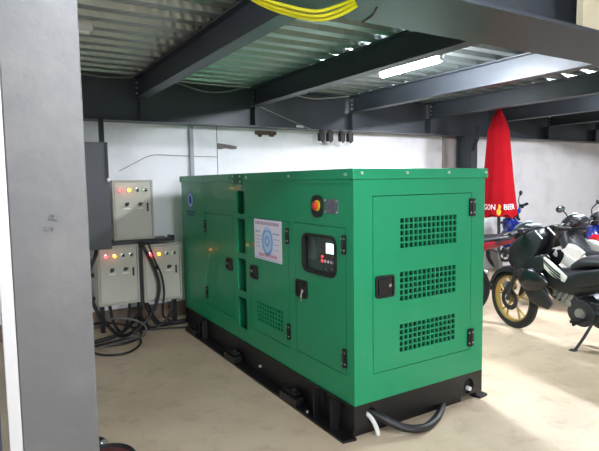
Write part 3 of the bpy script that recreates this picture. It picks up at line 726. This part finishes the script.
# ------------------------------------------------------------------ motorbikes
def motorbike(label, loc, heading, lean=6, steer=0, body=MATTE, apron=GLOSSB, trim=None, wheel=ALU, seatm=SEAT, scooter=False, cowl=None, screen=True, tank=None, mirrors=True, sport=False, wing=1.0, wz=0.0, ext=0.0):
    """local frame: +x forward, rear axle at x=0; z up."""
    cowl = cowl or body; trim = trim or body; tank = tank or body
    t = thing('motorbike', label, 'motorbike', loc, (R(-lean), 0, R(heading)), 'parked motorbikes')
    WB, WR = 1.22, 0.285
    SA = Vector((1.07, 0, 0.75)); SM = Matrix.Translation(SA) @ Matrix.Rotation(R(steer), 4, Vector((-0.42, 0, 0.907))) @ Matrix.Translation(-SA)
    def steered(mb): return mb.move(lambda c: SM @ c) if steer else mb
    def wheel_parts(x, tw, front_):
        f = steered if front_ else (lambda m_: m_)
        c = (x, 0, WR)
        prof = [(0.218, -tw * .7), (0.245, -tw), (0.270, -tw * .8), (0.284, -tw * .4), (WR, 0), (0.284, tw * .4), (0.270, tw * .8), (0.245, tw), (0.218, tw * .7)]
        ty = f(MB().lathe(prof, 'y', 48, c, closed=True)).build('front_wheel' if front_ else 'rear_wheel', RUBBER, t)
        rm = MB().lathe([(0.225, -tw * .75), (0.222, tw * .75), (0.205, tw * .5), (0.198, 0.0), (0.205, -tw * .5)], 'y', 48, c, closed=True)
        rm.cyl((x, -0.035, WR), (x, 0.035, WR), 0.038)
        for k in range(5):
            a = 2 * math.pi * k / 5 + 0.3
            for s in (-1, 1):
                p0 = Vector((x + 0.03 * math.cos(a), 0.012, WR + 0.03 * math.sin(a))); pm = Vector((x + 0.10 * math.cos(a), 0.012, WR + 0.10 * math.sin(a)))
                p1 = Vector((x + 0.208 * math.cos(a + s * .22), 0.006, WR + 0.208 * math.sin(a + s * .22)))
                rm.tube([p0, pm, p1], 0.010, 6, n=3)
        f(rm).build('rim', wheel, ty)
        f(MB().lathe([(0.06, 0.050), (0.105, 0.050), (0.105, 0.054), (0.06, 0.054)], 'y', 32, c, closed=True)).build('brake_disc', DKALU, ty)
        return ty
    wheel_parts(WB, 0.040, True); wheel_parts(0.0, 0.048, False)
    fk = steered(MB().tube([(WB, 0.075, WR), (1.165, 0.075, 0.45)], 0.022, 10, smooth=False).tube([(1.165, 0.075, 0.45), (1.03, 0.07, 0.80)], 0.016, 10, smooth=False)
        .tube([(WB, -0.075, WR), (1.165, -0.075, 0.45)], 0.022, 10, smooth=False).tube([(1.165, -0.075, 0.45), (1.03, -0.07, 0.80)], 0.016, 10, smooth=False).box(1.185, 1.245, 0.052, 0.072, 0.33, 0.42))
    fk.build('fork', DKALU, t)
    mb = MB(); rg = []
    for i in range(17):
        a = R(20 + i * 150 / 16); rad = 0.312; ring = []
        wd = 0.062 * (0.55 + 0.45 * math.sin(math.pi * min(max((i + 3) / 20, 0), 1)))
        for j, (yy, dr) in enumerate(((-1, -0.045), (-0.8, -0.008), (0, 0.006), (0.8, -0.008), (1, -0.045), (0.93, -0.049), (0.74, -0.014), (0, 0.0), (-0.74, -0.014), (-0.93, -0.049))):
            ring.append(Vector((WB + (rad + dr) * math.cos(a), yy * wd, WR + (rad + dr) * math.sin(a))))
        rg.append(ring)
    steered(mb.rings(rg)).build('front_fender', body, t, angle=50)
    # apron / leg shield
    ap = MB().loft([(1.12, 0.86, 0.10, 0.06), (1.10, 0.76, 0.14, 0.085), (1.04, 0.65, 0.155, 0.09), (0.97, 0.55, 0.13, 0.08), (0.93, 0.46, 0.06, 0.05)])
    if sport:
        for s in (-1, 1):
            ap.loft([(1.18, 0.64, 0.008, 0.025, s * .08), (1.10, 0.71, 0.025, 0.085, s * .115), (1.02, 0.79, 0.03, 0.115, s * .12), (0.94, 0.88, 0.025, 0.095, s * .11), (0.87, 0.95, 0.01, 0.05, s * .09)], p=5)
            if s > 0: ap.loft([(1.13, 0.70, 0.09, 0.07), (1.05, 0.80, 0.12, 0.10), (0.97, 0.89, 0.12, 0.09), (0.90, 0.95, 0.08, 0.04)], p=4)
            ap.loft([(1.03, 0.60, 0.01, 0.05, s * .125), (0.93, 0.66, 0.02, 0.08, s * .13), (0.84, 0.72, 0.015, 0.06, s * .12), (0.78, 0.77, 0.006, 0.02, s * .10)], p=5)
    apo = ap.build('front_fairing', body, t, angle=60)
    for s in (-1, 1):
        if sport:
            MB().loft([(1.07, 0.60, 0.03, 0.05, s * .12), (1.0, 0.575, 0.05, 0.095, s * .145), (0.92, 0.55, 0.055, 0.11, s * .150), (0.84, 0.53, 0.04, 0.085, s * .145), (0.78, 0.51, 0.012, 0.03, s * .14)], p=2.1).build('side_cowl', apron, t, angle=60)
            MB().loft([(1.0, 0.50, 0.02, 0.06, s * .12), (0.88, 0.42, 0.03, 0.10, s * .14), (0.76, 0.33, 0.012, 0.04, s * .14)]).build('belly_cowl', body, t, angle=60)
        else:
            lsh = MB().loft([(1.12, 0.70 + wz, 0.020, 0.10 * wing, s * .125), (1.03, 0.63 + wz, 0.030, 0.17 * wing, s * .165), (0.93, 0.54 + wz, 0.026, 0.19 * wing, s * .175), (0.84, 0.45, 0.018, 0.13 * wing, s * .165), (0.77, 0.37, 0.008, 0.05, s * .15)]).build('leg_shield', apron, t, angle=60)
            if apron is BWHITE:
                for q in (0, 1): MB().box(0.91 + q * .03, 0.98 + q * .02, s * .197 - .006, s * .197 + .006, 0.50 + q * .055, 0.51 + q * .055).build('vent_slot', BLACKP, lsh)
    hl = MB().ball((1.115, 0, 0.73), 0.085, 0.75, 1.45, 0.8).build('headlight', GLOSSB if sport else LENS, t, angle=80)
    if sport:
        for s in (-1, 1):
            gpo = MB().loft([(0.86, 0.755, 0.008, 0.030, s * .105), (0.78, 0.70, 0.012, 0.048, s * .125), (0.70, 0.645, 0.012, 0.05, s * .135), (0.61, 0.595, 0.008, 0.03, s * .135)]).build('side_graphic', BWHITE, t, angle=60)
            for k in range(3):
                MB().tube([(0.83 - k * .015, s * .124, 0.755 - k * .032), (0.74 - k * .01, s * .144, 0.692 - k * .032), (0.65, s * .150, 0.635 - k * .025)], 0.007, 6).build('stripe', BLACKP, gpo)
    # frame and body
    bd = MB().loft([(0.98, 0.60, 0.07, 0.06), (0.80, 0.55, 0.10, 0.09), (0.62, 0.55, 0.12, 0.12), (0.42, 0.60, 0.125, 0.115), (0.2, 0.66, 0.12, 0.085), (0.0, 0.70, 0.10, 0.06)])
    if scooter:
        bd.loft([(0.75, 0.32, 0.14, 0.05), (0.55, 0.33, 0.15, 0.06), (0.42, 0.48, 0.15, 0.12), (0.2, 0.58, 0.15, 0.13), (-0.1, 0.64, 0.13, 0.09), (-0.34, 0.70, 0.07, 0.04)])
    bd.build('body_shell', tank, t, angle=60)
    tl = MB()
    for s in (-1, 1): tl.loft([(0.52, 0.60, 0.02, 0.07, s * .125), (0.25, 0.68, 0.025, 0.065, s * .13), (-0.05, 0.74, 0.025, 0.05, s * .11), (-0.32 - ext * .6, 0.80, 0.016, 0.025, s * .06), (-0.46 - ext, 0.835, 0.006, 0.008, s * .025)])
    tl.loft([(0.2, 0.70, 0.10, 0.04), (-0.1, 0.755, 0.09, 0.035), (-0.34 - ext * .7, 0.81, 0.055, 0.022), (-0.48 - ext, 0.84, 0.02, 0.01)])
    tlo = tl.build('tail_fairing', trim, t, angle=60)
    MB().loft([(0.60, 0.68, 0.075, 0.03), (0.50, 0.735, 0.11, 0.042), (0.30, 0.765, 0.125, 0.045), (0.08, 0.79, 0.12, 0.045), (-0.12 - ext * .6, 0.82, 0.10, 0.035), (-0.26 - ext, 0.838, 0.06, 0.02)]).build('seat', seatm, t, angle=60)
    MB().ball((-0.43 - ext, 0, 0.80), 0.04, 0.6, 1.2, 0.6).build('tail_light', REFL, t, angle=80)
    gr_ = MB()
    gr_.tube([(-0.05 - ext, 0.11, 0.80), (-0.27 - ext, 0.10, 0.85), (-0.35 - ext, 0.0, 0.86), (-0.27 - ext, -0.10, 0.85), (-0.05 - ext, -0.11, 0.80)], 0.011, 8); gr_.build('grab_rail', DKALU, t)
    mg = MB().box(-0.012, 0.012, -0.075, 0.075, -0.20, 0.20, Matrix.Translation((-0.375, 0, 0.50)) @ Matrix.Rotation(R(20), 4, 'Y')).build('mudguard', GREYM if trim is BRED else BLACKP, t, bevel=0.006)
    MB().box(-0.018, -0.012, -0.045, 0.045, -0.09, -0.03, Matrix.Translation((-0.375, 0, 0.50)) @ Matrix.Rotation(R(20), 4, 'Y')).box(0.012, 0.018, -0.045, 0.045, -0.09, -0.03, Matrix.Translation((-0.375, 0, 0.50)) @ Matrix.Rotation(R(20), 4, 'Y')).build('reflector', REFL, mg)
    # engine, exhaust, swing arm
    en = MB().cyl((0.50, -0.13, 0.32), (0.50, 0.13, 0.32), 0.115, seg=28).cyl((0.36, -0.10, 0.30), (0.36, 0.10, 0.30), 0.09, seg=24).box(0.34, 0.54, -0.09, 0.09, 0.24, 0.42)
    en.build('engine', DKALU, t, bevel=0.006)
    cy = MB()
    Mc = Matrix.Translation((0.66, 0, 0.42)) @ Matrix.Rotation(R(-35), 4, 'Y')
    for i in range(5): cy.box(-0.10 + i * 0.045, -0.08 + i * 0.045, -0.085, 0.085, -0.07, 0.07, Mc)
    cy.box(-0.12, 0.12, -0.06, 0.06, -0.055, 0.055, Mc); cy.build('cylinder_block', ALU, t)
    MB().cyl((0.50, 0.13, 0.32), (0.50, 0.142, 0.32), 0.045).cyl((0.60, 0.12, 0.39), (0.60, 0.135, 0.39), 0.028).build('engine_cap', ALU, t)
    ex = MB().tube([(0.72, -0.06, 0.38), (0.70, -0.12, 0.25), (0.52, -0.15, 0.19), (0.25, -0.15, 0.22)], 0.019, 10)
    ex.cyl((0.25, -0.155, 0.22), (0.16, -0.16, 0.25), 0.022, 0.05).cyl((0.16, -0.16, 0.25), (-0.30, -0.175, 0.40), 0.052, 0.056, 20)
    exo = ex.build('exhaust', DKALU, t)
    MB().cyl((-0.30, -0.175, 0.40), (-0.335, -0.176, 0.412), 0.057, 0.04, 20).build('exhaust_cap', ALU, exo)
    sw = MB()
    for s in (-1, 1): sw.tube([(0.40, s * .10, 0.34), (0.2, s * .095, 0.31), (0.0, s * .09, WR)], 0.02, 8, n=3)
    sw.box(-0.02, 0.02, -0.10, 0.10, WR - 0.02, WR + 0.02); sw.build('swing_arm', DKALU, t)
    MB().tube([(0.05, 0.13, 0.36), (0.10, 0.13, 0.62)], 0.025, 10, smooth=False).tube([(0.05, -0.13, 0.36), (0.10, -0.13, 0.62)], 0.025, 10, smooth=False).build('shock_absorber', ALU, t)
    MB().cyl((0.48, -0.27, 0.27), (0.48, 0.27, 0.27), 0.013).box(0.45, 0.51, 0.17, 0.27, 0.28, 0.30).box(0.45, 0.51, -0.27, -0.17, 0.28, 0.30).build('footpeg', RUBBER, t)
    zf = 0.030
    MB().tube([(0.42, 0.10, 0.25), (0.455, 0.165, 0.14), (0.50, 0.235, zf)], 0.012, 8, n=3).box(0.485, 0.535, 0.215, 0.265, zf - 0.008, zf + 0.006).build('side_stand', DKALU, t)
    # handlebar
    ck = steered(MB().loft([(1.13, 0.885, 0.09, 0.035), (1.08, 0.93, 0.14, 0.055), (1.0, 0.965, 0.13, 0.05), (0.93, 0.97, 0.07, 0.03)])).build('handlebar_cowl', cowl, t, angle=60)
    hb = MB().tube([(0.90, 0.33, 0.955), (0.95, 0.22, 0.965), (0.96, 0.10, 0.955), (0.96, -0.10, 0.955), (0.95, -0.22, 0.965), (0.90, -0.33, 0.955)], 0.013, 8)
    hbo = steered(hb).build('handlebar', DKALU, t)
    for s in (-1, 1):
        steered(MB().cyl((0.945, s * .23, 0.965), (0.895, s * .345, 0.955), 0.020)).build('grip', RUBBER, hbo)
        steered(MB().box(0.92, 0.985, s * .20 - .022, s * .20 + .022, 0.94, 0.995)).build('switch_housing', BLACKP, hbo, bevel=0.008)
        steered(MB().tube([(0.99, s * .20, 0.965), (1.0, s * .27, 0.955), (0.965, s * .35, 0.945)], 0.007, 6)).build('lever', ALU, hbo)
        if not mirrors: continue
        mr = steered(MB().tube([(0.97, s * .19, 0.99), (0.985, s * .21, 1.06), (0.97, s * .29, 1.12)], 0.007, 6).ball((0.965, s * .325, 1.135), 0.06, 0.35, 1.1, 0.62)).build('mirror', BLACKP, hbo, angle=70)
        steered(MB().ball((0.950, s * .325, 1.135), 0.05, 0.22, 1.08, 0.58)).build('mirror_glass', MIRROR, mr, angle=70)
    if screen:
        steered(MB().loft([(1.15, 0.93, 0.10, 0.008), (1.10, 1.00, 0.085, 0.008), (1.04, 1.04, 0.05, 0.006)])).build('flyscreen', LENS, t, angle=60)
    steered(MB().box(0.955, 1.03, -0.06, 0.06, 1.0, 1.022, Matrix.Identity(4))).build('dashboard', LENS, t, bevel=0.01)
    for s in (-1, 1):
        MB().ball((1.16, s * .12, 0.80), 0.03, 0.9, 1.2, 0.6).build('turn_signal', mat('smoked_lens', (60, 52, 44), .2), t, angle=80)
    return t
A = motorbike('black sporty motorbike with gold wheels nearest the generator', (2.66, -0.29, 0), 90, 7, -12, MATTE, GLOSSB, wheel=GOLD, mirrors=False, sport=True)
B = motorbike('black and dark red motorbike tail-out between the generator and the gold-wheeled bike', (2.52, 1.48, 0), 155, 5, 0, MATTE, MATTE, trim=BRED, wheel=DKALU, mirrors=False, ext=0.22)
C_ = motorbike('blue scooter parked by the white wall beside the red parasol', (4.97, 1.60, 0), 90, 5, 28, BBLUE, BBLUE, wheel=ALU, cowl=BBLUE, screen=False, tank=MATTE, trim=MATTE)
C_.scale = (0.99, 0.99, 0.99)
D = motorbike('black motorbike with a white leg shield, second from the generator', (3.85, 0.04, 0), 85, 6, 0, MATTE, BWHITE, trim=MATTE, wheel=ALU, wing=1.2, wz=-0.07)
E_ = motorbike('red, white and blue motorbike at the right edge, behind the white leg shield', (4.62, 0.14, 0), 90, 6, 0, BBLUE, REDV, trim=BWHITE, wheel=ALU, cowl=MATTE, tank=REDV, mirrors=False)

# ------------------------------------------------------------------ light, world, camera
w = bpy.data.worlds.new('garage_air'); scene.world = w; w.use_nodes = True
bg = w.node_tree.nodes['Background']; bg.inputs['Color'].default_value = (0.85, 0.92, 1.0, 1); bg.inputs['Strength'].default_value = 0.35

cam = bpy.data.cameras.new('camera'); co = bpy.data.objects.new('camera', cam); COL.objects.link(co)
f, yaw, pitch, roll = 519.01, 0.544033, 0.0859385, -0.0145811
fw = Vector((math.sin(yaw) * math.cos(pitch), math.cos(yaw) * math.cos(pitch), -math.sin(pitch)))
r = Vector((math.cos(yaw), -math.sin(yaw), 0)); u = r.cross(fw)
r2 = r * math.cos(roll) + u * math.sin(roll); u2 = -r * math.sin(roll) + u * math.cos(roll)
co.matrix_world = Matrix(((r2.x, u2.x, -fw.x, -1.6623), (r2.y, u2.y, -fw.y, -2.19326), (r2.z, u2.z, -fw.z, 1.43), (0, 0, 0, 1)))
cam.sensor_fit = 'HORIZONTAL'; cam.sensor_width = 36; cam.lens = f / 599 * 36; cam.clip_start = 0.05
scene.camera = co
scene.view_settings.view_transform = 'Standard'; scene.view_settings.look = 'None'
scene.view_settings.gamma = 1; scene.view_settings.use_curve_mapping = False
scene.view_settings.exposure = 1.55
scene.cycles.use_denoising = True
scene.cycles.max_bounces = 8; scene.cycles.diffuse_bounces = 5
scene.cycles.sample_clamp_indirect = 6
